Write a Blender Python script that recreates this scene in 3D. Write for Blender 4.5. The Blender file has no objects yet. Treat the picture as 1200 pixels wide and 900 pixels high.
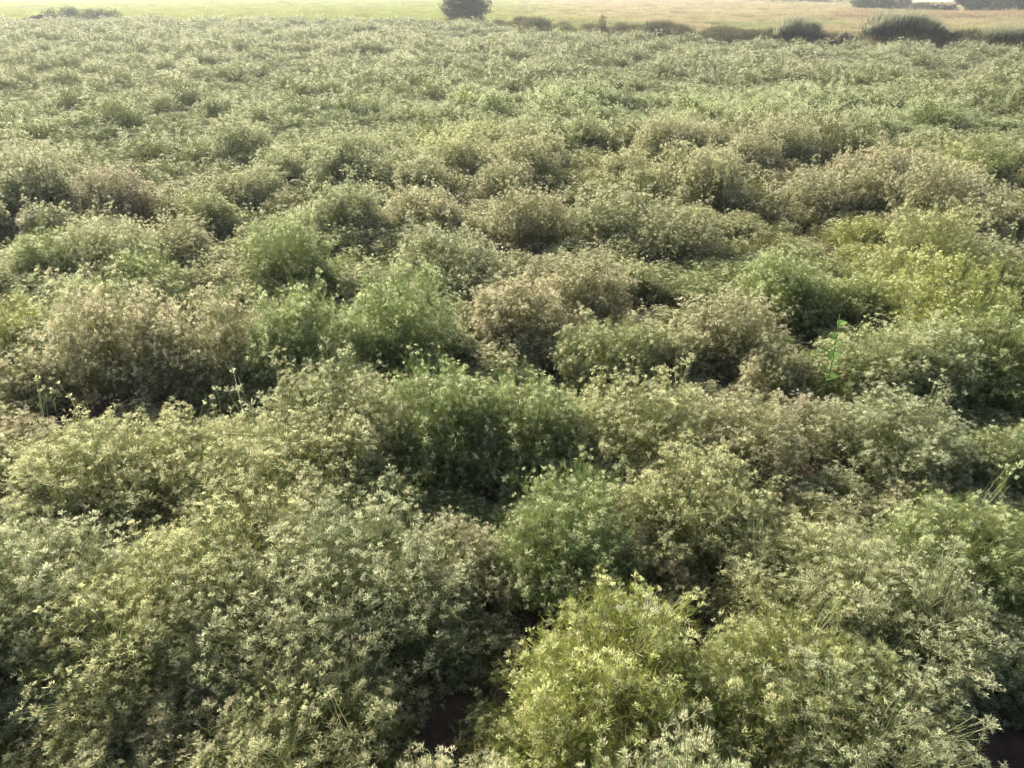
import bpy, math, random
import numpy as np
from mathutils import Vector, Matrix, noise as mnoise
R_ = math.radians
rng = np.random.default_rng(7); random.seed(7)
sc = bpy.context.scene
C = sc.collection

# ------------------------------------------------------------------ camera
CAMH = 2.05; F = 900.0
PITCH = math.atan(462 / F)
cp, sp = math.cos(PITCH), math.sin(PITCH)
cam = bpy.data.cameras.new('camera'); cam_o = bpy.data.objects.new('camera', cam); C.objects.link(cam_o)
cam_o.location = (0, 0, CAMH); cam_o.rotation_euler = (math.pi / 2 - PITCH, 0, 0)
cam.sensor_width = 36; cam.lens = 27.0; cam.clip_end = 6000; cam.clip_start = 0.02
sc.camera = cam_o
def ray(px, py):
    x = (px - 600) / F; y = (450 - py) / F
    return Vector((x, cp + y * sp, -sp + y * cp))
def at(px, py, z=0.0):
    d = ray(px, py); t = (z - CAMH) / d.z
    return Vector((d.x * t, d.y * t, z))
def at_depth(px, Y, z=0.0):                       # ground point at distance Y seen in column px
    dep = Y * cp + (CAMH - z) * sp
    return Vector(((px - 600) / F * dep, Y, z))
def project(x, y, z):
    zz = z - CAMH
    dep = y * cp - zz * sp
    up = y * sp + zz * cp
    if dep <= 0.05: return None
    return 600 + F * x / dep, 450 - F * up / dep, dep

# ------------------------------------------------------------------ tagging
def tag(o, label=None, cat=None, group=None, kind=None):
    if label: o['label'] = label
    if cat: o['category'] = cat
    if group: o['group'] = group
    if kind: o['kind'] = kind
    return o
def empty(name, loc, rz=0):
    o = bpy.data.objects.new(name, None); C.objects.link(o)
    o.empty_display_size = 0.1; o.location = loc; o.rotation_euler = (0, 0, rz); return o
def tri_mesh(name, parts):
    """parts: list of (tris (n,3,3), v (n,), mat) -> one mesh"""
    mats = []; V = []; A = []; MI = []
    for tris, v, m in parts:
        if len(tris) == 0: continue
        if m not in mats: mats.append(m)
        V.append(tris.reshape(-1, 3)); A.append(np.repeat(v, 3)); MI.append(np.full(len(tris), mats.index(m), np.int32))
    V = np.concatenate(V).astype(np.float32); A = np.concatenate(A).astype(np.float32); MI = np.concatenate(MI)
    n = len(V) // 3
    me = bpy.data.meshes.new(name)
    me.vertices.add(len(V)); me.vertices.foreach_set('co', V.ravel())
    me.loops.add(len(V)); me.loops.foreach_set('vertex_index', np.arange(len(V), dtype=np.int32))
    me.polygons.add(n); me.polygons.foreach_set('loop_start', np.arange(0, 3 * n, 3, dtype=np.int32))
    me.polygons.foreach_set('material_index', MI)
    at_ = me.attributes.new('v', 'FLOAT', 'POINT'); at_.data.foreach_set('value', A)
    for m in mats: me.materials.append(m)
    me.update(); me.validate(); return me
def link(name, me, parent=None):
    o = bpy.data.objects.new(name, me); C.objects.link(o)
    if parent: o.parent = parent
    return o

# ------------------------------------------------------------------ materials
def plant_mat(name, src, transl=0.35, col=(0.1, 0.15, 0.05), attr='leafc', lo=0.7, hi=1.3, hue=0.0, rough=0.55, spec=0.3):
    """src: 'object' reads the object's colour, 'inst' an instance attribute, 'fixed' a constant"""
    m = bpy.data.materials.new(name); m.use_nodes = True
    nt = m.node_tree; N = nt.nodes; L = nt.links; N.clear()
    out = N.new('ShaderNodeOutputMaterial')
    if src == 'object':
        c = N.new('ShaderNodeObjectInfo').outputs['Color']
    elif src == 'inst':
        a = N.new('ShaderNodeAttribute'); a.attribute_type = 'INSTANCER'; a.attribute_name = attr; c = a.outputs['Color']
    else:
        a = N.new('ShaderNodeRGB'); a.outputs[0].default_value = (*col, 1); c = a.outputs[0]
    v = N.new('ShaderNodeAttribute'); v.attribute_name = 'v'
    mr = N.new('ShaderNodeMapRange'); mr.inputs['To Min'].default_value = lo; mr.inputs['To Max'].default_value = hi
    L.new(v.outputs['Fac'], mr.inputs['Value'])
    hs = N.new('ShaderNodeHueSaturation'); L.new(c, hs.inputs['Color']); L.new(mr.outputs[0], hs.inputs['Value'])
    mh = N.new('ShaderNodeMapRange'); mh.inputs['To Min'].default_value = 0.5 - hue; mh.inputs['To Max'].default_value = 0.5 + hue
    fr = N.new('ShaderNodeMath'); fr.operation = 'MULTIPLY'; fr.inputs[1].default_value = 7.31; L.new(v.outputs['Fac'], fr.inputs[0])
    f2 = N.new('ShaderNodeMath'); f2.operation = 'FRACT'; L.new(fr.outputs[0], f2.inputs[0])
    L.new(f2.outputs[0], mh.inputs['Value']); L.new(mh.outputs[0], hs.inputs['Hue'])
    if src != 'fixed':                                  # some sprays have dried
        g1 = N.new('ShaderNodeMath'); g1.operation = 'MULTIPLY'; g1.inputs[1].default_value = 23.7; L.new(v.outputs['Fac'], g1.inputs[0])
        g2 = N.new('ShaderNodeMath'); g2.operation = 'FRACT'; L.new(g1.outputs[0], g2.inputs[0])
        g3 = N.new('ShaderNodeMapRange'); g3.inputs['From Min'].default_value = .45; g3.inputs['From Max'].default_value = .95
        g3.inputs['To Min'].default_value = 0; g3.inputs['To Max'].default_value = .65; L.new(g2.outputs[0], g3.inputs['Value'])
        dm = N.new('ShaderNodeMix'); dm.data_type = 'RGBA'; L.new(g3.outputs[0], dm.inputs[0]); L.new(c, dm.inputs[6])
        dm.inputs[7].default_value = (.55, .46, .31, 1) if 'umb' in name else (.24, .18, .09, 1)
        L.new(dm.outputs[2], hs.inputs['Color'])
    p = N.new('ShaderNodeBsdfDiffuse'); L.new(hs.outputs[0], p.inputs['Color'])
    t = N.new('ShaderNodeBsdfTranslucent'); L.new(hs.outputs[0], t.inputs['Color'])
    mx = N.new('ShaderNodeMixShader'); mx.inputs[0].default_value = transl
    L.new(p.outputs[0], mx.inputs[1]); L.new(t.outputs[0], mx.inputs[2]); L.new(mx.outputs[0], out.inputs['Surface'])
    return m
M_leaf = plant_mat('cumin_leaf', 'object', 0.5, lo=0.6, hi=1.45, hue=0.03)
M_umb = plant_mat('cumin_umbel', 'object', 0.5, lo=0.55, hi=1.35, hue=0.03)
M_stem = plant_mat('cumin_stem', 'fixed', 0.2, (0.24, 0.25, 0.12))
M_leafI = plant_mat('cumin_leaf_field', 'inst', 0.5, attr='leafc', lo=0.6, hi=1.45, hue=0.03)
M_umbI = plant_mat('cumin_umbel_field', 'inst', 0.5, attr='umbc', lo=0.55, hi=1.35, hue=0.03)
M_grassI = plant_mat('grass_blade', 'inst', 0.5, attr='leafc', lo=0.6, hi=1.35, hue=0.02)

# ------------------------------------------------------------------ plant geometry
def nrm(a): return a / np.maximum(np.linalg.norm(a, axis=-1, keepdims=True), 1e-9)
def ribbons(A, B, wa, wb, rg):
    """thin flat strips from A to B -> tris (2n,3,3)"""
    d = nrm(B - A); s = nrm(np.cross(d, rg.normal(size=A.shape)))
    a0, a1 = A - s * wa / 2, A + s * wa / 2; b0, b1 = B - s * wb / 2, B + s * wb / 2
    return np.concatenate([np.stack([a0, a1, b1], 1), np.stack([a0, b1, b0], 1)])
def diamonds(A, B, w, rg, pos=0.55):
    d = B - A; s = nrm(np.cross(nrm(d), rg.normal(size=A.shape))); m = A + d * pos
    return np.concatenate([np.stack([A, m - s * w / 2, B], 1), np.stack([A, B, m + s * w / 2], 1)])
def spikes(A, B, w, rg):
    s = nrm(np.cross(nrm(B - A), rg.normal(size=A.shape)))
    return np.stack([A - s * w / 2, A + s * w / 2, B], 1)
def lump_field(rg, n=10, amp=0.32):
    D = nrm(rg.normal(size=(n, 3)) * np.array([1, 1, 0.6])); D[:, 2] = np.abs(D[:, 2]); A = rg.uniform(-amp, amp, n)
    def f(d): return 1 + (np.exp(-((d[:, None, :] - D[None]) ** 2).sum(-1) / 0.25) * A).sum(1)
    return f
def dome(rg, n, R, H, lf, rlo, rhi, cmin=0.0, p=1.0):
    ph = rg.uniform(0, 2 * np.pi, n); ct = cmin + (1 - cmin) * rg.uniform(0, 1, n) ** p; st = np.sqrt(1 - ct ** 2)
    d = np.stack([st * np.cos(ph), st * np.sin(ph), ct], 1)
    r = rg.uniform(rlo, rhi, n) * lf(d)
    st2 = st ** 0.85
    P = np.stack([R * st2 * np.cos(ph) * r, R * st2 * np.sin(ph) * r, H * ct ** 0.8 * r + 0.015], 1)
    return P, d
def umbels(rg, Cn, Nn, nr, nf, size, fw, rays=True):
    """star-shaped seed heads"""
    n = len(Cn); s = size * rg.uniform(0.55, 1.4, n)
    T = nrm(np.cross(Nn, rg.normal(size=Nn.shape))); Bt = np.cross(Nn, T)
    tr = []; vv = []; v0 = rg.uniform(0, 1, n)
    for k in range(nr):
        az = 2 * np.pi * k / nr + rg.normal(0, 0.25, n); th = rg.uniform(0.35, 1.15, n)
        if k == 0: th = rg.uniform(0, 0.2, n)
        d = Nn * np.cos(th)[:, None] + (T * np.cos(az)[:, None] + Bt * np.sin(az)[:, None]) * np.sin(th)[:, None]
        E = Cn + d * (s * rg.uniform(0.3, 0.6, n))[:, None]
        if rays:
            tr.append(spikes(E, Cn, 0.0013, rg)); vv.append(v0 * 0.7)
        for j in range(nf):
            fd = nrm(d * 0.9 + rg.normal(0, 0.42, (n, 3)))
            q = diamonds(E, E + fd * (s * rg.uniform(0.45, 0.8, n))[:, None], fw, rg)
            tr.append(q); vv.append(np.tile(np.clip(v0 + rg.normal(0, 0.12, n), 0, 1), 2))
    return np.concatenate(tr), np.concatenate(vv)
def sprigs(rg, P, D, nt, ln, w):
    """feathery thread leaves: threads leaving a short axis"""
    n = len(P); tr = []; vv = []; v0 = rg.uniform(0, 1, n)
    ax = nrm(D + rg.normal(0, 0.5, D.shape))
    for k in range(nt):
        a = P + ax * (rg.uniform(0, 0.6, n) * ln)[:, None]
        d = nrm(ax + rg.normal(0, 0.55, ax.shape))
        L_ = (ln * rg.uniform(0.55, 1.1, n))[:, None]
        tr.append(spikes(a, a + d * L_, w, rg)); vv.append(v0)
    return np.concatenate(tr), np.concatenate(vv)
def cumin_geo(seed, R, H, n_u, n_l, leafy=False):
    rg = np.random.default_rng(seed); lf = lump_field(rg)
    # seed heads on the outside, a few standing proud
    nc = max(12, n_u // 8)                              # heads sit in sprays, with hollows between
    K, kd = dome(rg, nc, R, H, lf, 0.70, 1.06, 0.02, 0.8)
    pr = rg.uniform(size=nc) < 0.12; K[pr] *= rg.uniform(1.05, 1.30, pr.sum())[:, None]
    own = rg.integers(0, nc, n_u)
    P = K[own] + rg.normal(0, 0.019, (n_u, 3)); d = kd[own]; P[:, 2] = np.maximum(P[:, 2], .01)
    free = rg.uniform(size=n_u) < 0.22; P0, d0 = dome(rg, n_u, R, H, lf, 0.72, 1.02, 0.02, 0.8)
    P[free] = P0[free]; d[free] = d0[free]
    Nn = nrm(d * 0.8 + np.array([0, 0, 0.7]) + rg.normal(0, 0.28, d.shape))
    uT, uV = umbels(rg, P, Nn, 6, 5, 0.0160, 0.0015)
    # main stems
    ns = 46
    TP, td = dome(rg, ns, R, H, lf, 0.62, 0.8, 0.02)
    base = np.stack([rg.normal(0, 0.025, ns), rg.normal(0, 0.025, ns), np.zeros(ns)], 1)
    mid = base * 0.4 + TP * 0.5 + np.array([0, 0, 1.0]) * (0.10 * H)
    sT = [ribbons(base, mid, 0.0035, 0.0028, rg), ribbons(mid, TP, 0.0028, 0.0018, rg)]
    ix = ((P[:, None, :] - TP[None]) ** 2).sum(-1).argmin(1)
    a = TP[ix]; nod = a * 0.45 + P * 0.55 + rg.normal(0, 0.008, P.shape) - nrm(Nn) * 0.015
    sT += [ribbons(a, nod, 0.0018, 0.0014, rg), ribbons(nod, P, 0.0014, 0.0012, rg)]
    sT = np.concatenate(sT); sV = rg.uniform(0, 1, len(sT))
    # thread leaves through the outer half
    Q, qd = dome(rg, n_l, R, H, lf, 0.45, 0.98, 0.0, 0.9)
    tuft = rg.uniform(size=n_l) < 0.5; o2 = rg.integers(0, nc, n_l)
    Q2 = K[o2] * rg.uniform(.80, 1.0, n_l)[:, None] + rg.normal(0, 0.018, (n_l, 3))
    Q[tuft] = Q2[tuft]; qd[tuft] = kd[o2][tuft]
    lT, lV = sprigs(rg, Q, nrm(qd + np.array([0, 0, 0.35])), 6 if leafy else 5, 0.036 if leafy else 0.033, 0.0016)
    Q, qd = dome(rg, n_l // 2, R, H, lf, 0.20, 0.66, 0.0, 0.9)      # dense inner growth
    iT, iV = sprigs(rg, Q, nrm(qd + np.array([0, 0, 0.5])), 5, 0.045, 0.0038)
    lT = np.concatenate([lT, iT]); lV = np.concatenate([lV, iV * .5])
    return (uT, uV), (sT, sV), (lT, lV)

SIZES = {'small': (0.18, 0.21), 'medium': (0.255, 0.30), 'large': (0.36, 0.41)}
VAR = {}
for si, (sz, (Rr, Hh)) in enumerate(SIZES.items()):
    area = Rr * Rr + 1.2 * Rr * Hh
    for leafy in (False, True):
        for k in range(3 if sz != 'small' else 2):
            (uT, uV), (sT, sV), (lT, lV) = cumin_geo(100 * si + 10 * k + leafy, Rr, Hh,
                int(area * (4600 if leafy else 5700)), int(area * (21000 if leafy else 15000)), leafy)
            VAR.setdefault((sz, leafy), []).append((
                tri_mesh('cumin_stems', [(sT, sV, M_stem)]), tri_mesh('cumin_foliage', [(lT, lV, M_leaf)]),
                tri_mesh('cumin_flower_heads', [(uT, uV, M_umb)])))

# ------------------------------------------------------------------ colours of the crop, by plant
TONES = {  # leaf, seed head, word, leafy
    'grey':   ((0.138, 0.180, 0.072), (0.49, 0.53, 0.32), 'grey-green', False),
    'green':  ((0.145, 0.212, 0.058), (0.45, 0.54, 0.26), 'fresh green', True),
    'yellow': ((0.265, 0.305, 0.065), (0.60, 0.64, 0.27), 'bright yellow-green', True),
    'olive':  ((0.172, 0.198, 0.062), (0.54, 0.55, 0.28), 'olive green', False),
    'tan':    ((0.190, 0.178, 0.080), (0.57, 0.52, 0.33), 'straw-coloured', False),
    'brown':  ((0.155, 0.120, 0.075), (0.52, 0.42, 0.32), 'reddish-brown', False),
    'dark':   ((0.065, 0.115, 0.042), (0.23, 0.31, 0.16), 'deep green', True),
}
# large colour patches in the crop (photo column, row, half width, half height, tone, strength)
PATCH = [
 (60,150,200,70,'grey',1),(300,150,200,60,'grey',.6),(130,225,130,40,'brown',1.0),(230,270,80,30,'tan',.8),(40,240,60,40,'grey',.5),
 (620,118,330,18,'green',1.1),(960,125,260,20,'green',1.1),(1120,100,120,20,'olive',.5),(520,165,60,20,'yellow',.9),(1130,180,60,20,'yellow',.9),
 (870,165,140,35,'tan',.9),(1000,215,160,45,'tan',.9),(820,235,60,28,'yellow',.6),(640,230,140,45,'tan',.6),(700,190,100,20,'olive',.6),
 (1030,270,70,25,'yellow',1.0),(1115,350,110,45,'yellow',1.2),(930,330,130,50,'green',1.0),(1040,420,90,40,'green',.5),(1170,440,70,80,'green',.5),
 (840,390,90,50,'tan',.9),(690,340,90,30,'tan',.9),(600,360,80,40,'tan',.8),(560,300,60,30,'grey',.6),(480,400,80,45,'green',1.2),
 (330,300,80,35,'green',.9),(170,330,100,30,'green',.5),(60,305,60,30,'green',.6),(260,340,60,25,'tan',.6),(330,415,60,50,'green',1.3),
 (150,400,100,35,'tan',.9),(15,380,40,40,'yellow',.7),(60,470,110,40,'brown',.7),(230,440,60,30,'tan',.4),(120,560,150,50,'olive',.9),
 (330,520,120,40,'olive',.9),(560,515,140,55,'green',1.2),(760,500,110,40,'olive',.6),(700,420,60,30,'green',.6),(760,420,80,30,'tan',.4),
 (950,490,70,40,'brown',.9),(870,540,90,50,'tan',.7),(1050,500,90,50,'grey',.9),(1100,620,100,60,'green',.7),(820,590,100,50,'olive',.9),
 (640,620,90,70,'green',1.2),(540,670,35,30,'brown',1.2),(760,680,50,50,'brown',.8),(440,560,90,50,'green',.4),(300,650,120,60,'olive',.9),
 (200,700,120,60,'yellow',.5),(30,720,60,60,'grey',.8),(470,740,100,80,'grey',1.1),(730,800,120,70,'yellow',1.3),(950,720,110,60,'olive',.9),
 (920,820,90,60,'yellow',.6),(1050,760,120,80,'grey',.7),(1150,860,100,60,'grey',.9),(130,850,100,50,'tan',.6),(10,860,40,60,'brown',1),(370,860,120,50,'olive',1.0),
 (1060,600,70,30,'tan',.4),(340,610,60,25,'brown',.4),
]
PW = [(at(px, py, .3), at(px + a, py, .3).x - at(px, py, .3).x, abs(at(px, py - b, .3).y - at(px, py + b, .3).y) / 2, t, s) for px, py, a, b, t, s in PATCH]
NAMES = ['grey', 'green', 'yellow', 'olive', 'tan', 'brown']
BASEW = {'grey': .38, 'green': .20, 'yellow': .0, 'olive': .30, 'tan': .25, 'brown': .0}
def weights(x, y):
    w = dict(BASEW)
    for i, k in enumerate(NAMES):
        f = 0.5 if y > 12 else 0.9
        w[k] += (0.28 if y < 25 else .18) * mnoise.noise(Vector((x * f + 17 * i, y * f * .8, 3.3 * i)))
    if y > 14: w['grey'] += 0.15; w['brown'] -= .1; w['yellow'] -= 0.1
    for p, a, b, t, s in PW:
        e = ((x - p.x) / a) ** 2 + ((y - p.y) / b) ** 2
        if e < 4: w[t] += s * {'tan': .7, 'brown': .7, 'green': .85}.get(t, 1) * math.exp(-e * 0.9)
    return w
def tone_at(x, y, rr):
    w = weights(x, y)
    k = max(w, key=lambda t: w[t] + rr.uniform(-.10, .10))
    ws = {t: max(0, v - 0.08) ** 1.3 for t, v in w.items()}; ws[k] *= 1.15; S = sum(ws.values()) or 1
    lc = np.zeros(3); uc = np.zeros(3)
    for t, v in ws.items():
        lc += np.array(TONES[t][0]) * v / S; uc += np.array(TONES[t][1]) * v / S
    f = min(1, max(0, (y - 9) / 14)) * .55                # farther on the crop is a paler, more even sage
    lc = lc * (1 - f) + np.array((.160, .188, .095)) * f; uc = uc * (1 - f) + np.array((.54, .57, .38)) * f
    g = 1 + rr.uniform(-.1, .1)
    return k, lc * g, uc * (1 + rr.uniform(-.08, .08))

# ------------------------------------------------------------------ layout of the crop
# field edge: y limit as a function of x
EDGE = [at(px, py, .33) for px, py in ((-500, 19), (0, 20), (520, 23), (620, 32), (780, 41), (930, 47), (1200, 53), (1500, 57))]
def edge_y(x):
    if x <= EDGE[0].x: return EDGE[0].y
    for a, b in zip(EDGE, EDGE[1:]):
        if x <= b.x: return a.y + (b.y - a.y) * (x - a.x) / (b.x - a.x)
    return EDGE[-1].y
# mounds picked out one by one: column, row of the mound's middle, size, tone or None, height factor
MOUNDS = [
 (722,800,'large','yellow',1.0),(690,860,'medium','yellow',.9),(800,850,'medium','yellow',.85),(620,900,'medium','yellow',.7),(430,700,'large','grey',1.0),(330,740,'large','grey',.95),(540,660,'medium','brown',1.0),
 (650,630,'large','green',1.05),(290,660,'large','olive',1.05),(190,740,'large','olive',1.0),(30,700,'large','grey',1.05),(120,850,'medium','olive',.9),
 (370,860,'large','olive',.85),(920,800,'large','yellow',.9),(1050,740,'large','grey',.95),(1120,650,'large','green',.95),(940,690,'large','olive',.9),(1000,860,'large','grey',.85),
 (800,590,'large','olive',1.05),(760,660,'medium','brown',.85),(1160,760,'medium','grey',.8),(220,860,'medium','tan',.8),
 (100,560,'large','olive',1.0),(220,550,'large','olive',1.0),(340,560,'large','olive',.95),(430,590,'medium','green',.9),(60,610,'medium','grey',.95),
 (520,500,'large','green',1.15),(620,510,'large','green',1.1),(740,510,'large','olive',1.0),(860,520,'large','tan',.95),(960,500,'medium','brown',.9),(1050,520,'large','grey',1.0),(1160,530,'medium','green',1.0),(1070,590,'medium','tan',.8),
 (40,440,'medium','tan',1.1),(150,405,'large','tan',1.3),(235,412,'large','tan',1.25),(330,400,'large','green',1.4),(15,375,'medium','yellow',1.1),
 (460,390,'large','green',1.2),(530,400,'medium','grey',1.0),(600,370,'large','tan',1.05),(690,340,'large','tan',1.1),(745,325,'medium','olive',1.1),(850,385,'large','tan',1.1),(720,410,'large','green',1.05),(790,410,'medium','olive',1.0),
 (930,335,'large','green',1.15),(1000,350,'medium','green',1.0),(1100,330,'large','yellow',1.2),(1160,340,'large','yellow',1.1),(1120,375,'large','yellow',1.0),(1185,385,'medium','yellow',1.0),(1080,420,'large','grey',1.05),(1170,420,'large','green',1.05),(1020,430,'large','olive',1.05),(900,440,'medium','tan',1.0),
 (335,300,'large','green',1.25),(180,325,'large','green',1.1),(60,305,'large','green',1.15),(250,330,'medium','tan',1.0),(90,355,'medium','grey',1.0),(430,330,'medium','grey',1.0),(530,305,'large','grey',1.15),(1020,275,'medium','yellow',1.15),
 (240,252,'large','green',1.15),(130,225,'large','brown',1.1),(170,240,'medium','brown',1.0),(330,240,'medium','tan',1.05),(500,250,'large','tan',1.15),(620,255,'large','tan',1.15),(720,258,'large','grey',1.2),(420,240,'medium','olive',1.1),
 (252,126,'large','dark',1.35),(385,126,'medium','dark',1.2),(95,140,'large','green',1.1),(10,135,'large','green',1.1),(510,168,'medium','yellow',1.15),(1155,195,'large','green',1.1),(1060,235,'medium','grey',1.1),
 (630,155,'medium','grey',1.15),(545,165,'medium','tan',1.0),(820,200,'medium','tan',1.1),(890,225,'medium','olive',1.1),
]
for i, px in enumerate(range(480, 1230, 34)):      # the taller green line across the field
    MOUNDS.append((px + random.uniform(-8, 8), 118 + random.uniform(-4, 5) + (4 if px > 800 else 0), random.choice(['large', 'large', 'medium']),
                   ['green', 'green', 'yellow', 'green', 'grey'][i % 5] if i % 7 else 'dark', random.uniform(1.05, 1.3)))
# bare or hollow spots: column, row, half width, half height at ground
GAPS = [(385,478,42,22),(110,500,60,20),(525,860,65,50),(615,775,35,60),(580,700,20,30),(935,632,34,14),(780,440,70,16),(755,372,45,16),(740,740,30,18),(895,385,28,16),
        (600,305,50,10),(640,300,25,10),(60,690,18,30),(190,280,40,12),(345,330,50,8),(190,370,60,12),(250,380,30,10),(1040,212,34,10),(1155,208,34,10),(930,455,24,12),
        (310,470,60,14),(30,800,30,60),(180,650,80,16),(1120,450,30,16),(1060,540,40,12),(800,550,30,16),(1180,880,60,40),(820,740,20,30),(260,140,30,8),(120,125,14,8),
        (385,142,30,8),(660,545,50,16),(500,600,30,12),(650,480,26,12),(300,600,30,10),(580,175,30,6),(470,480,30,8),(1000,560,24,10),(750,700,30,16),(860,505,28,12)]
GW = [(at(px, py, .0), at(px + a, py, .0).x - at(px, py, .0).x, abs(at(px, py - b, .0).y - at(px, py + b, .0).y) / 2) for px, py, a, b in GAPS]
def gap(x, y): return any(((x - p.x) / a) ** 2 + ((y - p.y) / b) ** 2 < 1.7 for p, a, b in GW)

cell = 0.25; gridd = {}
def near_ok(x, y, r):
    i, j = int(x // cell), int(y // cell); k = int(r / cell) + 1
    for a in range(i - k, i + k + 1):
        for b in range(j - k, j + k + 1):
            for (u, v, q) in gridd.get((a, b), ()):
                if (u - x) ** 2 + (v - y) ** 2 < (0.5 * (r + q)) ** 2: return False
    return True
def put(x, y, r): gridd.setdefault((int(x // cell), int(y // cell)), []).append((x, y, r))
PLANTS = []   # x, y, size, tone, leafc, umbc, heightfactor, rz, scl
rr = random.Random(11)
SEP = {'small': .20, 'medium': .275, 'large': .375}
for px, py, sz, tone, hf in MOUNDS:
    p = at(px, py, SIZES[sz][1] * 0.55 * hf)
    if py < 330 and tone != 'dark': hf = 1 + (hf - 1) * .5
    k, lc, uc = tone_at(p.x, p.y, rr)
    if tone:
        lc = np.array(TONES[tone][0]) * .4 + lc * .6; uc = np.array(TONES[tone][1]) * .4 + uc * .6; k = tone
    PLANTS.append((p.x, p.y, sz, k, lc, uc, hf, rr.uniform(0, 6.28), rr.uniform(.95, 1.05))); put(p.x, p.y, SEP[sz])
def hfield(x, y):
    return 0.92 + (0.75 if y < 14 else .7) * mnoise.noise(Vector((x * .75, y * 1.35, 5.5))) + 0.25 * mnoise.noise(Vector((x * .22, y * .22, 1.5)))
def inview(x, y, m=60):
    q = project(x, y, .2)
    if not q: return False
    e = F * .4 / q[2]
    return -e < q[0] < 1200 + e and q[1] < 900 + F * .45 / q[2]
tries = 0
ymax = 66
for band in ((-1.5, 12, 32000), (12, 30, 65000), (30, ymax, 150000)):
    for _ in range(band[2]):
        y = rr.uniform(band[0], band[1]); hw = 2.6 + max(0, y) * 0.80
        x = rr.uniform(-hw, hw)
        if y > edge_y(x) - .5: continue
        if x * x + y * y < 0.5 ** 2: continue
        if y < 12 and gap(x, y): continue
        if y < 8 and mnoise.noise(Vector((x * 1.5, y * 1.9, 41))) > .27: continue
        if y > 8 and mnoise.noise(Vector((x * 1.5, y * 1.0, 77))) > (.36 if y < 20 else .30): continue
        h = hfield(x, y)
        sz = 'large' if h > 1.0 and rr.random() < .75 else ('medium' if rr.random() < (.75 if y < 12 else .9) else 'small')
        if not near_ok(x, y, SEP[sz] * (1.0 if y < 30 else 1.12)): continue
        k, lc, uc = tone_at(x, y, rr)
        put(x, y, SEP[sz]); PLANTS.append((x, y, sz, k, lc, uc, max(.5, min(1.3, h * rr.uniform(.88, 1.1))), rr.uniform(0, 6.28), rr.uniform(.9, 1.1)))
vis = [p for p in PLANTS if inview(p[0], p[1])]
vis.sort(key=lambda p: math.hypot(p[0], p[1], CAMH) / (SIZES[p[2]][0] * p[8]))
near = vis[:300]; nid = set(id(p) for p in near)
rest = [p for p in PLANTS if id(p) not in nid]
print('PLANTS', len(PLANTS), 'in view', len(vis), 'rest', len(rest), 'farthest near', max(p[1] for p in near))

# ------------------------------------------------------------------ terrain
def terr(x, y):
    z = 0.025 * mnoise.noise(Vector((x * 1.7, y * 1.7, 0))) + 0.012 * mnoise.noise(Vector((x * 6, y * 6, 2)))
    d = y - edge_y(x)
    if x > -8:                                        # low bank past the edge, right part
        t = min(1, (x + 8) / 10)
        z += t * 0.34 * math.exp(-((d - 1.6) / 1.0) ** 2) * (1 + 1.1 * mnoise.noise(Vector((x * .8, y * .8, 7))))
        z -= t * 0.12 * math.exp(-((d + .1) / .5) ** 2)
    if y > 150 and x > 0:                             # the land dips away behind the bushes at the right
        q = min(1, max(0, (x / y - .385) / .045)); z -= (y - 150) * .03 * q * q * (3 - 2 * q)
    if d > 3: z += 0.10 * mnoise.noise(Vector((x * .08, y * .08, 4))) * min(1, (d - 3) / 10)
    return z
xs = np.unique(np.concatenate([np.arange(-9, 9.01, .12), np.arange(-60, 60.1, .6), np.arange(60, 160, 2.), np.arange(-300, 301, 12), np.array([-3000, -1500, -700, 700, 1500, 3000.])]).round(4))
ys = np.unique(np.concatenate([np.arange(-1.5, 12, .12), np.arange(12, 75, .4), np.arange(75, 130, 2.), np.arange(130, 300, 6), np.array([-3000, -800, -200, -50, -12, -4, 500, 1000, 3000.])]).round(4))
nx, ny = len(xs), len(ys)
V = np.zeros((ny, nx, 3)); zone = np.zeros((ny, nx))
for j, y in enumerate(ys):
    for i, x in enumerate(xs):
        V[j, i] = (x, y, terr(x, y) if abs(x) < 4000 and -5 < y < 4000 else 0)
        zone[j, i] = min(1, max(0, (y - edge_y(x)) / .8))
idx = np.arange(nx * ny).reshape(ny, nx)
quads = np.stack([idx[:-1, :-1], idx[:-1, 1:], idx[1:, 1:], idx[1:, :-1]], -1).reshape(-1, 4)
gm = bpy.data.meshes.new('ground'); gm.vertices.add(nx * ny); gm.vertices.foreach_set('co', V.reshape(-1))
gm.loops.add(len(quads) * 4); gm.loops.foreach_set('vertex_index', quads.reshape(-1).astype(np.int32))
gm.polygons.add(len(quads)); gm.polygons.foreach_set('loop_start', np.arange(0, 4 * len(quads), 4, dtype=np.int32))
za = gm.attributes.new('zone', 'FLOAT', 'POINT'); za.data.foreach_set('value', zone.reshape(-1).astype(np.float32))
gm.update(); gm.polygons.foreach_set('use_smooth', np.ones(len(quads), bool))
g = bpy.data.materials.new('soil_and_meadow'); g.use_nodes = True
nt = g.node_tree; N = nt.nodes; L = nt.links; bs = N['Principled BSDF']; bs.inputs['Roughness'].default_value = .95
bs.inputs['Specular IOR Level'].default_value = .15
tc = N.new('ShaderNodeTexCoord')
def noi(scale, det=6):
    n = N.new('ShaderNodeTexNoise'); n.inputs['Scale'].default_value = scale; n.inputs['Detail'].default_value = det
    L.new(tc.outputs['Object'], n.inputs['Vector']); return n
def ramp(fac, stops):
    r = N.new('ShaderNodeValToRGB'); e = r.color_ramp.elements
    while len(e) < len(stops): e.new(.5)
    for q, (p, c) in zip(e, stops): q.position = p; q.color = (*c, 1)
    L.new(fac, r.inputs[0]); return r
soil = ramp(noi(9).outputs['Fac'], [(.3, (.045, .028, .02)), (.7, (.10, .062, .042))])
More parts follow.
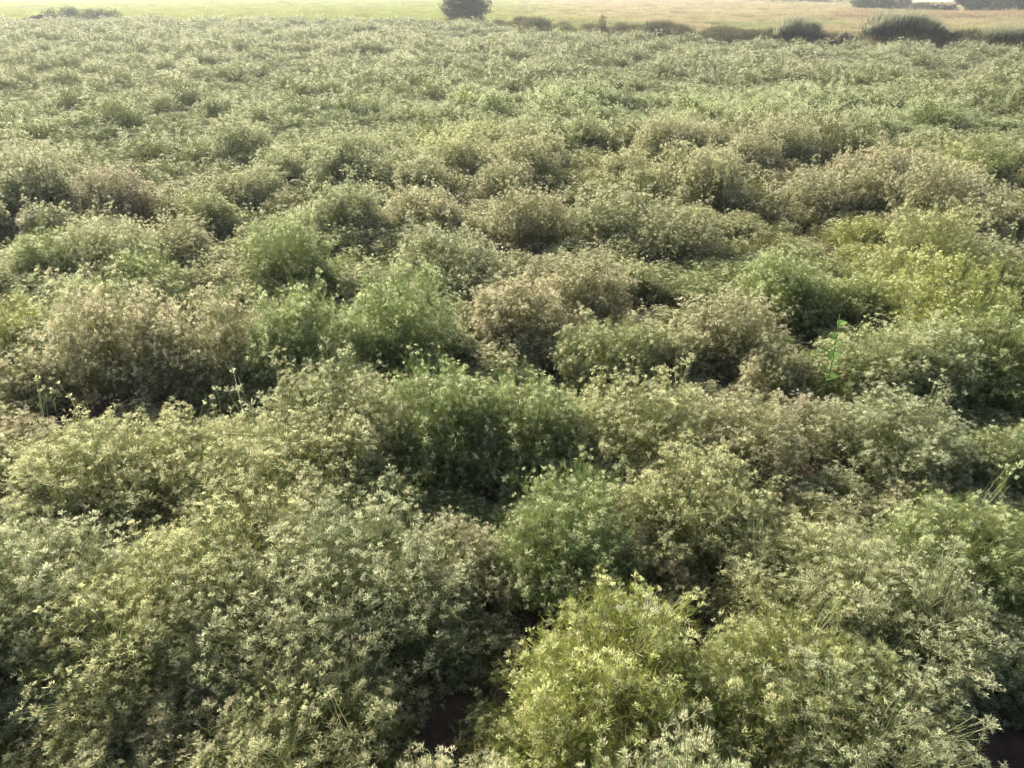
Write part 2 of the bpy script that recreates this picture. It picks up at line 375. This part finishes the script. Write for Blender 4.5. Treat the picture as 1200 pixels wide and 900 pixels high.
gn = ramp(noi(.35).outputs['Fac'], [(.35, (.19, .23, .05)), (.65, (.27, .26, .09))])
dn = ramp(noi(.5).outputs['Fac'], [(.35, (.20, .21, .09)), (.65, (.30, .25, .14))])
sx = N.new('ShaderNodeSeparateXYZ'); L.new(tc.outputs['Object'], sx.inputs[0])
mrx = N.new('ShaderNodeMapRange'); mrx.inputs['From Min'].default_value = -6; mrx.inputs['From Max'].default_value = 14
L.new(sx.outputs[0], mrx.inputs['Value'])
mm = N.new('ShaderNodeMix'); mm.data_type = 'RGBA'; L.new(mrx.outputs[0], mm.inputs[0]); L.new(gn.outputs[0], mm.inputs[6]); L.new(dn.outputs[0], mm.inputs[7])
zt = N.new('ShaderNodeAttribute'); zt.attribute_name = 'zone'
m2 = N.new('ShaderNodeMix'); m2.data_type = 'RGBA'; L.new(zt.outputs['Fac'], m2.inputs[0]); L.new(soil.outputs[0], m2.inputs[6]); L.new(mm.outputs[2], m2.inputs[7])
L.new(m2.outputs[2], bs.inputs['Base Color'])
bp = N.new('ShaderNodeBump'); bp.inputs['Strength'].default_value = .6; bp.inputs['Distance'].default_value = .03
L.new(noi(25).outputs['Fac'], bp.inputs['Height']); L.new(bp.outputs[0], bs.inputs['Normal'])
gm.materials.append(g); tag(link('ground', gm), kind='structure')

# ------------------------------------------------------------------ nearest 300 plants, each a thing
def where(q):
    cols = ['left edge', 'left', 'centre', 'right', 'right edge']
    rows = [(200, 'far'), (300, 'upper'), (430, 'middle'), (580, 'lower middle'), (740, 'lower'), (5000, 'bottom')]
    c = cols[min(4, max(0, int(q[0] // 240)))]
    r = next(n for y, n in rows if q[1] < y)
    return r, c
recs = []
for p in near:
    x, y, sz, k, lc, uc, hf, rz, s = p
    q = project(x, y, SIZES[sz][1] * hf * .6)
    r, c = where(q); recs.append([p, q, r, c])
from collections import defaultdict
grp = defaultdict(list)
for e in recs: grp[(e[0][2], e[0][3], e[2], e[3])].append(e)
lab = {}
ORD = {1: ['']}
for key, es in grp.items():
    sz, k, r, c = key; n = len(es); adj = {'small': 'small', 'medium': 'middling', 'large': 'broad'}[sz]
    zone_t = f'{r} {c} of picture'
    basel = f'{adj} {TONES[k][2]} cumin mound, {zone_t}'
    es.sort(key=lambda e: e[1][0])
    if n == 1: lab[id(es[0][0])] = basel
    elif n == 2:
        lab[id(es[0][0])] = basel + ', left one of two'; lab[id(es[1][0])] = basel + ', right one of two'
    elif n == 3:
        for e, w in zip(es, ('leftmost', 'middle', 'rightmost')): lab[id(e[0])] = basel + f', {w} of three'
    else:
        nw = ['leftmost', 'second from left', 'third from left', 'fourth from left', 'fifth from left', 'sixth from left', 'seventh from left', 'eighth from left', 'ninth from left', 'tenth from left']
        for i, e in enumerate(es):
            lab[id(e[0])] = basel + ', ' + ('rightmost' if i == n - 1 else nw[min(i, 9)])
for i, p in enumerate(near):
    x, y, sz, k, lc, uc, hf, rz, s = p
    leafy = TONES[k][3]
    vs = VAR[(sz, leafy)]; v = vs[rr.randrange(len(vs))]
    root = empty('cumin_plant', (x, y, terr(x, y) - .01), rz); root.scale = (s, s * rr.uniform(.9, 1.1), hf * s)
    tag(root, lab[id(p)], 'cumin plant', 'cumin plants in the field')
    st = link('stems', v[0], root); fo = link('foliage', v[1], root); fl = link('flower_heads', v[2], root)
    fl['kind'] = 'stuff'
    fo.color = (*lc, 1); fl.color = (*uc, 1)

# ------------------------------------------------------------------ instanced cover (stuff)
def gn_scatter(name, pts, sources, label, cat):
    """pts: list of (x,y,z, sx,sy,sz, rz, idx, leafc, umbc)"""
    n = len(pts); me = bpy.data.meshes.new(name); me.vertices.add(n)
    me.vertices.foreach_set('co', np.array([p[:3] for p in pts], np.float32).ravel())
    def add(nm, typ, key, arr):
        a = me.attributes.new(nm, typ, 'POINT'); a.data.foreach_set(key, np.array(arr, np.float32 if typ != 'INT' else np.int32).ravel())
    add('scl', 'FLOAT_VECTOR', 'vector', [p[3:6] for p in pts])
    add('rot', 'FLOAT_VECTOR', 'vector', [(0, 0, p[6]) for p in pts])
    add('pick', 'INT', 'value', [p[7] for p in pts])
    add('leafc', 'FLOAT_COLOR', 'color', [(*p[8], 1) for p in pts]); add('umbc', 'FLOAT_COLOR', 'color', [(*p[9], 1) for p in pts])
    o = link(name, me)
    ng = bpy.data.node_groups.new(name, 'GeometryNodeTree')
    ng.interface.new_socket('Geometry', in_out='INPUT', socket_type='NodeSocketGeometry')
    ng.interface.new_socket('Geometry', in_out='OUTPUT', socket_type='NodeSocketGeometry')
    N = ng.nodes; L = ng.links
    gi = N.new('NodeGroupInput'); go = N.new('NodeGroupOutput')
    iop = N.new('GeometryNodeInstanceOnPoints'); jn = N.new('GeometryNodeJoinGeometry')
    for s in sources:
        oi = N.new('GeometryNodeObjectInfo'); oi.inputs['Object'].default_value = s; oi.inputs['As Instance'].default_value = True
        L.new(oi.outputs['Geometry'], jn.inputs[0])
    def att(nm, typ):
        a = N.new('GeometryNodeInputNamedAttribute'); a.data_type = typ; a.inputs['Name'].default_value = nm; return a.outputs['Attribute']
    L.new(gi.outputs[0], iop.inputs['Points']); L.new(jn.outputs[0], iop.inputs['Instance'])
    iop.inputs['Pick Instance'].default_value = True
    L.new(att('pick', 'INT'), iop.inputs['Instance Index'])
    L.new(att('scl', 'FLOAT_VECTOR'), iop.inputs['Scale']); L.new(att('rot', 'FLOAT_VECTOR'), iop.inputs['Rotation'])
    L.new(iop.outputs[0], go.inputs[0])
    md = o.modifiers.new('scatter', 'NODES'); md.node_group = ng
    tag(o, label, cat, kind='stuff'); return o
def far_mesh(seed, n_u, n_l, R=.27, H=.31):
    rg = np.random.default_rng(seed); lf = lump_field(rg)
    nc = n_u // 7; K, kd = dome(rg, nc, R, H, lf, .72, 1.08, .02, .8); own = rg.integers(0, nc, n_u)
    P = K[own] + rg.normal(0, .020, (n_u, 3)); d = kd[own]
    Nn = nrm(d * .8 + np.array([0, 0, .7]) + rg.normal(0, .28, d.shape))
    uT, uV = umbels(rg, P, Nn, 5, 2, .024, .0034, False)
    Q, qd = dome(rg, n_l, R, H, lf, .45, 1.0, 0, .9)
    lT, lV = sprigs(rg, Q, nrm(qd + np.array([0, 0, .35])), 4, .034, .0026)
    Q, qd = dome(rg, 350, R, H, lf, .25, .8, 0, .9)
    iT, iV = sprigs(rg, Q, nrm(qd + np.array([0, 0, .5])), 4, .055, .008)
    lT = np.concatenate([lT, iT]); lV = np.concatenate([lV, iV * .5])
    return tri_mesh('cumin_far', [(uT, uV, M_umbI), (lT, lV, M_leafI)])
srcs = []
for k in range(5):
    srcs.append(bpy.data.objects.new('cumin_source', far_mesh(500 + k, 330, 800)))
for k in range(4):
    srcs.append(bpy.data.objects.new('cumin_source', far_mesh(600 + k, 150, 1150)))
pts = []
for x, y, sz, k, lc, uc, hf, rz, s in rest:
    R0 = SIZES[sz][0] / .27 * s; H0 = SIZES[sz][1] / .31 * s * hf
    pick = rr.randrange(5) if not TONES[k][3] else 5 + rr.randrange(4)
    pts.append((x, y, terr(x, y) - .01, R0, R0, H0, rz, pick, lc, uc))
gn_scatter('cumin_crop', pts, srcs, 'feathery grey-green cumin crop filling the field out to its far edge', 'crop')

# meadow grass behind
def tuft_mesh(seed, n, h, spread, w, lean=.35):
    rg = np.random.default_rng(seed); A = np.stack([rg.normal(0, spread, n), rg.normal(0, spread, n), np.zeros(n)], 1)
    d = nrm(np.stack([rg.normal(0, lean, n), rg.normal(0, lean, n), np.ones(n)], 1))
    hh = (h * rg.uniform(.5, 1.1, n))[:, None]
    mid = A + d * hh * .6; tip = mid + nrm(d + np.array([.25, 0, -.2]) + rg.normal(0, .3, (n, 3))) * hh * .5
    t1 = ribbons(A, mid, w, w * .7, rg); t2 = spikes(mid, tip, w * .7, rg); v = rg.uniform(0, 1, n)
    return np.concatenate([t1, t2]), np.concatenate([v, v, v])
gs = []
for k in range(4):
    t, v = tuft_mesh(700 + k, 90, .22, .22, .010)
    gs.append(bpy.data.objects.new('grass_source', tri_mesh('grass_tuft', [(t, v, M_grassI)])))
pts = []
for _ in range(60000):
    y = 30 + 170 * rr.random() ** 1.8; hw = 6 + y * .72; x = rr.uniform(-hw, hw)
    d = y - edge_y(x)
    if d < .6: continue
    t = min(1, max(0, (x + 4 + 5 * mnoise.noise(Vector((x * .1, y * .1, 0)))) / 14))
    n1 = mnoise.noise(Vector((x * .25, y * .12, 9))); n2 = mnoise.noise(Vector((x * .9, y * .5, 19)))
    green = np.array((.24, .28, .075)); tan = np.array((.36, .31, .17)); gg = np.array((.22, .26, .11))
    base = green * (1 - t) + (tan * (.5 + .5 * max(-1, min(1, n1 * 2.2 + .3 + (d - 8) * .03))) + gg * (1 - (.5 + .5 * max(-1, min(1, n1 * 2.2 + .3 + (d - 8) * .03))))) * t
    base = base * (1 + .5 * n2) * rr.uniform(.8, 1.2)
    if mnoise.noise(Vector((x * .6, y * .3, 33))) > .38: base = base * .6
    s = (1 + .4 * n2) * rr.uniform(.6, 1.1) * (1 + max(0, y - 50) * .006)
    if rr.random() < .04: s *= 1.35; base = base * rr.uniform(.45, 1.1)
    pts.append((x, y, terr(x, y), s * 1.3, s * 1.3, s, rr.uniform(0, 6.28), rr.randrange(4), base, base))
gn_scatter('meadow_grass', pts, gs, 'short meadow grass beyond the crop, yellow-green at left and straw-coloured at right', 'grass')

# weeds growing thickly along the bank
ws = []
for k in range(3):
    t, v = tuft_mesh(720 + k, 220, .34, .16, .012, .6); ws.append(bpy.data.objects.new('weed_source', tri_mesh('weed_tuft', [(t, v, M_grassI)])))
pts = []
for _ in range(5200):
    x = rr.uniform(-4, 45); y = edge_y(x) + rr.gauss(1.4, .6)
    nn = mnoise.noise(Vector((x * .5, 3, 0)))
    if nn < .10 and rr.random() < .85: continue
    c = np.array((.055, .075, .038)) * rr.uniform(.5, 1.5) + np.array((.05, .03, .02)) * rr.random()
    s = rr.uniform(.6, 1.25) * (1 + .6 * nn)
    pts.append((x, y, terr(x, y), s, s, s, rr.uniform(0, 6.28), rr.randrange(3), c, c))
gn_scatter('bank_weeds', pts, ws, 'low dark green weeds running along the earth bank at the field edge', 'weeds')

# ------------------------------------------------------------------ tussocks on the bank
M_bark = plant_mat('bark', 'fixed', 0.0, (.13, .10, .08))
def on_bank(px, off):
    Y = 40
    for _ in range(30): q = at_depth(px, Y, .3); Y = edge_y(q.x) + off
    return Vector((q.x, Y, 0))
def tussock(px, py, W, D, Hh, cols, label, seed):
    p = at(px, py, 0); p = on_bank(px, 1.5); rg = np.random.default_rng(seed)
    root = empty('grass_tussock', (p.x, p.y, terr(p.x, p.y)))
    tag(root, label, 'grass tussock', 'grass tussocks on the bank')
    n = 9000
    cl = np.stack([rg.uniform(-.95, .95, 22), rg.normal(0, .4, 22)], 1); ch = rg.uniform(.45, 1.1, 22); ow = rg.integers(0, 22, n)
    A = np.stack([(cl[ow, 0] + rg.normal(0, .10, n)) * W, (cl[ow, 1] + rg.normal(0, .12, n)) * D, np.zeros(n)], 1)
    fall = np.sqrt(np.clip(1 - (A[:, 0] / W) ** 2 * .6, .25, 1)) * ch[ow]
    hh = (Hh * fall * rg.uniform(.45, 1.0, n))[:, None]
    d = nrm(np.stack([A[:, 0] / W * .5 + rg.normal(0, .22, n), rg.normal(0, .25, n), np.ones(n)], 1))
    mid = A + d * hh * .7; m = plant_mat('tussock_blade', 'fixed', .3, cols[0], lo=.6, hi=1.5)
    t1 = ribbons(A, mid, .014, .01, rg); v = rg.uniform(0, 1, n)
    link('blades', tri_mesh('tussock_blades', [(t1, np.tile(v, 2), m)]), root)
    ms = plant_mat('tussock_plume', 'fixed', .5, cols[1], lo=.7, hi=1.3)
    k = rg.choice(n, 5200, False); a = mid[k]
    tip = a + nrm(d[k] + np.array([.30, 0, .0]) + rg.normal(0, .2, (len(k), 3))) * (hh[k] * .30 + .12)
    t2 = spikes(a, tip, .011, rg)
    link('plumes', tri_mesh('tussock_plumes', [(t2, v[k], ms)]), root)
tussock(933, 44, .85, .6, .98, [(.075, .095, .06), (.30, .30, .18)], 'smaller round dark grass tussock with pale tips, leftmost of the three on the bank', 1)
tussock(1056, 47, 1.35, .7, 1.08, [(.065, .080, .055), (.30, .30, .19)], 'widest dark grass tussock with feathery pale tips, middle of the three on the bank', 2)
tussock(1188, 50, 1.1, .7, 1.1, [(.06, .08, .05), (.28, .28, .17)], 'dark grass tussock with pale tips on the bank at the right edge', 3)

# ------------------------------------------------------------------ bushes and trees
def blob_crown(rg, blobs, n_per, leaf, w, droop=0.0):
    T = []; Vv = []
    for (c, r) in blobs:
        n = int(n_per * r[0] * r[2] * 1.0)
        d = nrm(rg.normal(size=(n, 3))); rad = rg.uniform(.35, 1.05, n) ** .6
        P = np.array(c) + d * np.array(r) * rad[:, None] * (1 + .18 * np.sin(d[:, 0] * 5 + d[:, 2] * 7 + c[0]))[:, None]
        P = P[P[:, 2] > .02]; d = d[:len(P)]
        q = nrm(rg.normal(size=P.shape) + np.array([0, 0, -droop]))
        T.append(diamonds(P, P + q * (leaf * rg.uniform(.6, 1.3, len(P)))[:, None], w, rg)); Vv.append(np.tile(rg.uniform(0, 1, len(P)), 2))
    return np.concatenate(T), np.concatenate(Vv)
def tube(pts, rads, seg=7):
    T = []; rings = []
    for i, (p, r) in enumerate(zip(pts, rads)):
        p = np.array(p); q = np.array(pts[min(i + 1, len(pts) - 1)]) - np.array(pts[max(i - 1, 0)])
        q = q / np.linalg.norm(q); u = np.cross(q, [0.3, 1, .1]); u /= np.linalg.norm(u); w = np.cross(q, u)
        rings.append([p + r * (math.cos(2 * math.pi * k / seg) * u + math.sin(2 * math.pi * k / seg) * w) for k in range(seg)])
    for a, b in zip(rings, rings[1:]):
        for k in range(seg):
            l = (k + 1) % seg; T += [[a[k], a[l], b[l]], [a[k], b[l], b[k]]]
    return np.array(T)
def limbs(rg, n, H, spread, r0):
    T = [tube([(0, 0, -.1), (.03, 0, H * .18), (-.02, .03, H * .4)], [r0, r0 * .8, r0 * .55])]
    for k in range(n):
        a = rg.uniform(0, 6.28); z0 = H * rg.uniform(.1, .38); e = spread * rg.uniform(.5, 1)
        T.append(tube([(0, 0, z0), (math.cos(a) * e * .45, math.sin(a) * e * .45, z0 + H * .2), (math.cos(a) * e, math.sin(a) * e, H * rg.uniform(.5, .9))], [r0 * .45, r0 * .25, r0 * .07], 5))
    return np.concatenate(T)
def bush(name, p, blobs, col, label, cat, seed, H, spread, r0=.09, n_per=1800, leaf=.14, w=.035, group=None, droop=0, nl=9):
    rg = np.random.default_rng(seed); root = empty(name, (p.x, p.y, terr(p.x, p.y)))
    tag(root, label, cat, group)
    t, v = blob_crown(rg, blobs, n_per, leaf, w, droop)
    m = plant_mat(name + '_leaf', 'fixed', .25, col, lo=.5, hi=1.5, hue=.02)
    link('crown', tri_mesh('crown', [(t, v, m)]), root)
    tr = limbs(rg, nl, H, spread, r0); link('trunk', tri_mesh('trunk', [(tr, rg.uniform(0, 1, len(tr)), M_bark)]), root)
    return root
p = at(546, 24, 0)
p = Vector((p.x, 53.5, 0)); p.x = at_depth(546, 53.5).x
bush('bush', p, [((0, 0, 1.3), (1.25, 1.1, 1.1)), ((-.75, 0, .85), (.85, .8, .7)), ((.7, .2, 1.0), (.95, .8, .75)), ((0, -.2, .6), (1.25, .9, .6)),
     ((.2, 0, 2.3), (1.3, 1.2, .9)), ((-.6, .1, 2.0), (1.0, 1.0, .8)), ((.1, 0, 3.1), (.9, .9, .6))], (.035, .040, .034),
     'dark twiggy bush standing alone at the far edge of the crop', 'bush', 21, 3.6, 1.3, .13, 3600, .16, .03, droop=.5, nl=14)
# small bare shrub and low dark bushes by the left of the meadow
def low(px, Y, z, w_, h_, col, label, seed, name='bush', n_per=2400, leaf=.10, group=None, cat='bush'):
    p = at_depth(px, Y, z); p.z = 0
    rg = np.random.default_rng(seed); bl = []
    for k in range(6):
        u = rg.uniform(-.7, .7); bl.append(((u * w_, rg.uniform(-.2, .2) * w_, h_ * rg.uniform(.4, .62) * (1 - .35 * abs(u))), (w_ * rg.uniform(.35, .55), w_ * .35, h_ * rg.uniform(.32, .45))))
    return bush(name, p, bl, col, label, cat, seed, h_, w_ * .7, .05 * h_ / 1.2, n_per, leaf, leaf * .3, group)
low(75, 56.5, 0, 1.15, 1.25, (.045, .065, .045), 'low dark bush just right of the reddish clod heap at the far left edge', 31)
low(117, 56, 0, 1.35, 1.15, (.04, .06, .045), 'low dark bush at the far left edge, right one of the pair', 32)
low(706, on_bank(706, 1.2).y, .2, .55, .95, (.16, .14, .09), 'small sparse brownish shrub on the bank left of the rubble heap', 33, n_per=1000)
# distant bushes and trees at the top right
far = [(905, 150, 5.5, 3.0, (.05, .06, .05), 'low dark hedge bush at the top edge, leftmost of the distant row'),
       (938, 148, 5.5, 3.4, (.045, .055, .045), 'dark distant bush, second from left at the top edge'),
       (968, 150, 5.0, 3.0, (.05, .06, .05), 'dark distant bush, third from left at the top edge'),
       (1022, 96, 2.4, 1.9, (.085, .115, .05), 'paler green distant bush left of the sky gap, behind dry grass'),
       (1046, 94, 1.7, 1.8, (.05, .065, .045), 'dark rounded distant bush just left of the sky gap'),
       (1076, 88, 1.9, .95, (.075, .085, .06), 'grey-green bush under the bright sky gap'),
       (1101, 83, 1.6, 1.0, (.07, .08, .06), 'low grey bush at the right foot of the sky gap'),
       (1130, 88, 2.6, 2.9, (.05, .065, .05), 'dark distant tree just right of the sky gap'),
       (1160, 85, 2.4, 3.0, (.045, .06, .045), 'dark distant tree near the top right corner'),
       (1194, 82, 2.6, 2.9, (.075, .10, .06), 'greyish green distant tree in the top right corner')]
for i, (px, Y, w_, h_, col, lb) in enumerate(far):
    low(px, Y, .0, w_, h_, col, lb, 40 + i, name='distant_bush' if 'tree' not in lb else 'distant_tree', n_per=500 if i < 3 else 1100, leaf=.22, group='bushes and trees on the skyline', cat='bush' if 'tree' not in lb else 'tree')
# dry tall grass in front of them
pts = []
for _ in range(2600):
    px = rr.uniform(985, 1260); Y = rr.uniform(66, 80); q = at_depth(px, Y)
    c = np.array((.34, .27, .16)) * rr.uniform(.7, 1.2); s = rr.uniform(1.0, 2.2) * (1 + .4 * mnoise.noise(Vector((q.x * .4, q.y * .4, 0))))
    pts.append((q.x, q.y, terr(q.x, q.y), s, s, s, rr.uniform(0, 6.28), rr.randrange(4), c, c))
gn_scatter('tall_dry_grass', pts, gs, 'tall straw-coloured dry grass in front of the distant bushes', 'grass')

# ------------------------------------------------------------------ clods and rubble on the bank
def clods(name, p, n, W, D, hh, col, label, seed, zoff=0):
    """a heap of broken earth as one lumpy mass with its own clods"""
    rg = random.Random(seed); V = []; Fc = []
    base = [(Vector((rg.gauss(0, W * .42), rg.gauss(0, D * .4), 0)), rg.uniform(.1, 1)) for _ in range(n * 4)]
    import bmesh
    bm = bmesh.new()
    for c, s in base:
        r = hh * (.16 + .34 * s) * max(.5, 1 - abs(c.x) / W * .5); c.z = max(0, rg.uniform(0, .55) * hh * (1 - abs(c.x) / W))
        ret = bmesh.ops.create_icosphere(bm, subdivisions=2, radius=r)
        sh = Vector((rg.uniform(.8, 1.5), rg.uniform(.8, 1.3), rg.uniform(.55, .95))); off = Vector((rg.uniform(0, 99), 0, 0))
        for v in ret['verts']:
            k = 1 + .55 * mnoise.noise(v.co / r * 1.3 + off) + .2 * mnoise.noise(v.co / r * 4 + off)
            v.co = Vector((v.co.x * sh.x * k, v.co.y * sh.y * k, v.co.z * sh.z * k)) + c + Vector((0, 0, r * .35))
    me = bpy.data.meshes.new(name); bm.to_mesh(me); bm.free()
    m = bpy.data.materials.new(name); m.use_nodes = True; b = m.node_tree.nodes['Principled BSDF']; b.inputs['Roughness'].default_value = .95
    n1 = m.node_tree.nodes.new('ShaderNodeTexNoise'); n1.inputs['Scale'].default_value = 6; n1.inputs['Detail'].default_value = 8
    r_ = m.node_tree.nodes.new('ShaderNodeValToRGB'); e = r_.color_ramp.elements
    e[0].position = .3; e[0].color = (*[c * .6 for c in col], 1); e[1].position = .7; e[1].color = (*[c * 1.3 for c in col], 1)
    tcx = m.node_tree.nodes.new('ShaderNodeTexCoord'); m.node_tree.links.new(tcx.outputs['Object'], n1.inputs['Vector'])
    m.node_tree.links.new(n1.outputs['Fac'], r_.inputs[0]); m.node_tree.links.new(r_.outputs[0], b.inputs['Base Color'])
    bu = m.node_tree.nodes.new('ShaderNodeBump'); bu.inputs['Strength'].default_value = .8; bu.inputs['Distance'].default_value = .03
    m.node_tree.links.new(n1.outputs['Fac'], bu.inputs['Height']); m.node_tree.links.new(bu.outputs[0], b.inputs['Normal'])
    me.materials.append(m); o = link(name, me); o.location = (p.x, p.y, terr(p.x, p.y) + zoff)
    tag(o, label, 'earth heap'); return o
clods('earth_heap', at_depth(47, 55.5), 20, 1.3, .4, .42, (.17, .095, .045), 'small reddish-brown heap of clods at the far left edge of the crop', 3, .22)
clods('rubble_heap', on_bank(785, .9), 30, 1.7, .4, .40, (.10, .068, .038), 'dark heap of broken earth on the bank left of the tussocks', 4)
clods('clod_heap', on_bank(1132, .9), 26, 1.4, .4, .38, (.14, .09, .045), 'brown heap of clods between the middle and right tussocks', 5)
clods('small_clod_heap', on_bank(990, .9), 18, .9, .3, .32, (.10, .07, .04), 'small dark clods on the bank between left and middle tussocks', 6)

# ------------------------------------------------------------------ single weeds and stalks standing in the crop
def curve_pts(a, b, bend, n=6):
    return [tuple(np.array(a) * (1 - t) + np.array(b) * t + np.array(bend) * math.sin(math.pi * t)) for t in np.linspace(0, 1, n)]
def broad_leaf(base, d, L_, w, rg):
    d = nrm(np.array(d, float)); s = nrm(np.cross(d, [0, 0, 1.0]) + 1e-3); b = np.array(base); T = []
    prof = [(0, .05), (.25, .8), (.55, 1), (.8, .6), (1, .03)]; rows = []
    for t, k in prof:
        c = b + d * L_ * t + np.array([0, 0, -.25 * L_ * t * t]); rows.append((c - s * w * k / 2 + np.array([0, 0, .12 * w * k]), c, c + s * w * k / 2 + np.array([0, 0, .12 * w * k])))
    for r0, r1 in zip(rows, rows[1:]):
        for i in (0, 1): T += [[r0[i], r0[i + 1], r1[i + 1]], [r0[i], r1[i + 1], r1[i]]]
    return T
def weed(px, py, zt, H, col, label, seed, leaves, leafL, leafw, head=None, stemw=.005):
    p = at(px, py, zt); rg = np.random.default_rng(seed)
    root = empty('weed', (p.x, p.y, terr(p.x, p.y))); tag(root, label, 'weed')
    ms = plant_mat('weed_stem', 'fixed', .3, col); ml = plant_mat('weed_leaf', 'fixed', .5, col, lo=.8, hi=1.2)
    sp_ = curve_pts((0, 0, 0), (.01, 0, H), (.02, .01, 0)); t = tube(sp_, [stemw * (1 - .1 * i) for i in range(6)], 6)
    link('stem', tri_mesh('stem', [(t, rg.uniform(0, 1, len(t)), ms)]), root)
    T = []
    for k in range(leaves):
        z = H * (.35 + .6 * k / leaves); a = k * 2.4
        T += broad_leaf((.01, 0, z), (math.cos(a), math.sin(a), .7), leafL * rg.uniform(.7, 1.1) * (1 - .4 * k / leaves), leafw, rg)
    if T: T = np.array(T); link('leaves', tri_mesh('leaves', [(T, rg.uniform(0, 1, len(T)), ml)]), root)
    if head:
        n, hc = head; ang = rg.uniform(0, 6.28, n); hh = rg.uniform(.55, 1, n) * H
        P = np.stack([np.cos(ang) * (H * 1.02 - hh) * .7, np.sin(ang) * (H * 1.02 - hh) * .7, hh + .03], 1)
        br = ribbons(np.stack([np.zeros(n), np.zeros(n), hh * .6], 1), P, .003, .002, rg)
        mh = plant_mat('weed_head', 'fixed', .4, hc, lo=.8, hi=1.2)
        u, v = umbels(rg, P, nrm(np.tile([0, 0, 1.0], (n, 1)) + rg.normal(0, .2, (n, 3))), 7, 5, .034, .0035)
        link('seed_heads', tri_mesh('seed_heads', [(u, v, mh), (br, np.full(len(br), .5), ms)]), root)
weed(975, 402, .42, .58, (.16, .25, .075), 'bright green broad-leaved weed standing up from the crop right of centre', 1, 9, .095, .06, None, .0045)
weed(280, 458, .36, .44, (.26, .30, .16), 'pale branching weed with whitish flat heads before the dark hollow at left', 2, 3, .05, .012, (6, (.52, .53, .33)))
weed(95, 268, .40, .52, (.12, .19, .08), 'tall thin dark green weed among the plants at the left', 3, 10, .09, .02)
weed(384, 122, .42, .55, (.30, .38, .28), 'thin whitish weed standing by a dark bush of the crop, upper left', 4, 2, .05, .012, (4, (.65, .66, .58)), .006)
weed(752, 734, .36, .44, (.26, .30, .18), 'pale forked weed stalk behind the bright yellow-green mound', 5, 2, .05, .01, (5, (.55, .55, .36)), .004)
def stalk(px0, py0, px1, py1, z0, z1, r, col, label, seed):
    a = at(px0, py0, z0 - .08); Y = a.y; d = ray(px1, py1); t = Y / d.y; b = Vector((d.x * t, Y, CAMH + d.z * t))
    T = tube(curve_pts((0, 0, 0), tuple(b - a), (0, .02, .02)), [r, r, r * .9, r * .8, r * .7, r * .4], 6)
    o = link('dry_stalk', tri_mesh('dry_stalk', [(T, np.full(len(T), .5), plant_mat('stalk', 'fixed', .1, col))])); o.location = a
    tag(o, label, 'stalk'); return o
stalk(846, 209, 858, 196, .34, .45, .010, (.55, .50, .28), 'pale straw stalk leaning among the plants, upper right', 1)
stalk(878, 138, 884, 124, .38, .5, .010, (.10, .07, .05), 'short dark twig poking out of the far crop at right', 2)

# ------------------------------------------------------------------ light, sky, haze
SUN_EL, SUN_AZ = 29, -35          # azimuth from +Y, negative = to the left
w = bpy.data.worlds.new('World'); sc.world = w; w.use_nodes = True
wn = w.node_tree.nodes; wl = w.node_tree.links
sky = wn.new('ShaderNodeTexSky'); sky.sky_type = 'NISHITA'; sky.sun_disc = False
sky.sun_elevation = R_(SUN_EL); sky.sun_rotation = R_(SUN_AZ); sky.dust_density = 2.5; sky.air_density = 1.0
wl.new(sky.outputs[0], wn['Background'].inputs[0]); wn['Background'].inputs[1].default_value = .07
sd = bpy.data.lights.new('sun', 'SUN'); sd.energy = 5.0; sd.angle = R_(.55); sd.color = (1, .95, .87)
so = bpy.data.objects.new('sun', sd); C.objects.link(so)
dirv = Vector((math.sin(R_(SUN_AZ)) * math.cos(R_(SUN_EL)), math.cos(R_(SUN_AZ)) * math.cos(R_(SUN_EL)), math.sin(R_(SUN_EL))))
so.rotation_euler = dirv.to_track_quat('Z', 'Y').to_euler(); so.location = (0, 0, 20)
import bmesh
bm = bmesh.new(); bmesh.ops.create_cube(bm, size=1)
for v in bm.verts: v.co = Vector((v.co.x * 6400, v.co.y * 6400, -95 if v.co.z < 0 else 6.0))
hm = bpy.data.meshes.new('haze'); bm.to_mesh(hm); bm.free()
m = bpy.data.materials.new('haze'); m.use_nodes = True; m.node_tree.nodes.clear()
o_ = m.node_tree.nodes.new('ShaderNodeOutputMaterial'); pv = m.node_tree.nodes.new('ShaderNodeVolumePrincipled')
pv.inputs['Color'].default_value = (.92, .95, .97, 1); pv.inputs['Density'].default_value = .0011; pv.inputs['Anisotropy'].default_value = .35
m.node_tree.links.new(pv.outputs[0], o_.inputs['Volume']); hm.materials.append(m)
tag(link('haze', hm), 'thin pale haze hanging over the field', 'haze', kind='stuff')

sc.view_settings.view_transform = 'Standard'; sc.view_settings.look = 'None'; sc.view_settings.exposure = 1.7; sc.view_settings.gamma = 1
sc.render.engine = 'CYCLES'
sc.cycles.max_bounces = 4; sc.cycles.diffuse_bounces = 3; sc.cycles.transmission_bounces = 3; sc.cycles.adaptive_threshold = .035; sc.cycles.filter_width = 1.15; sc.cycles.volume_bounces = 1
sc.cycles.sample_clamp_indirect = 6
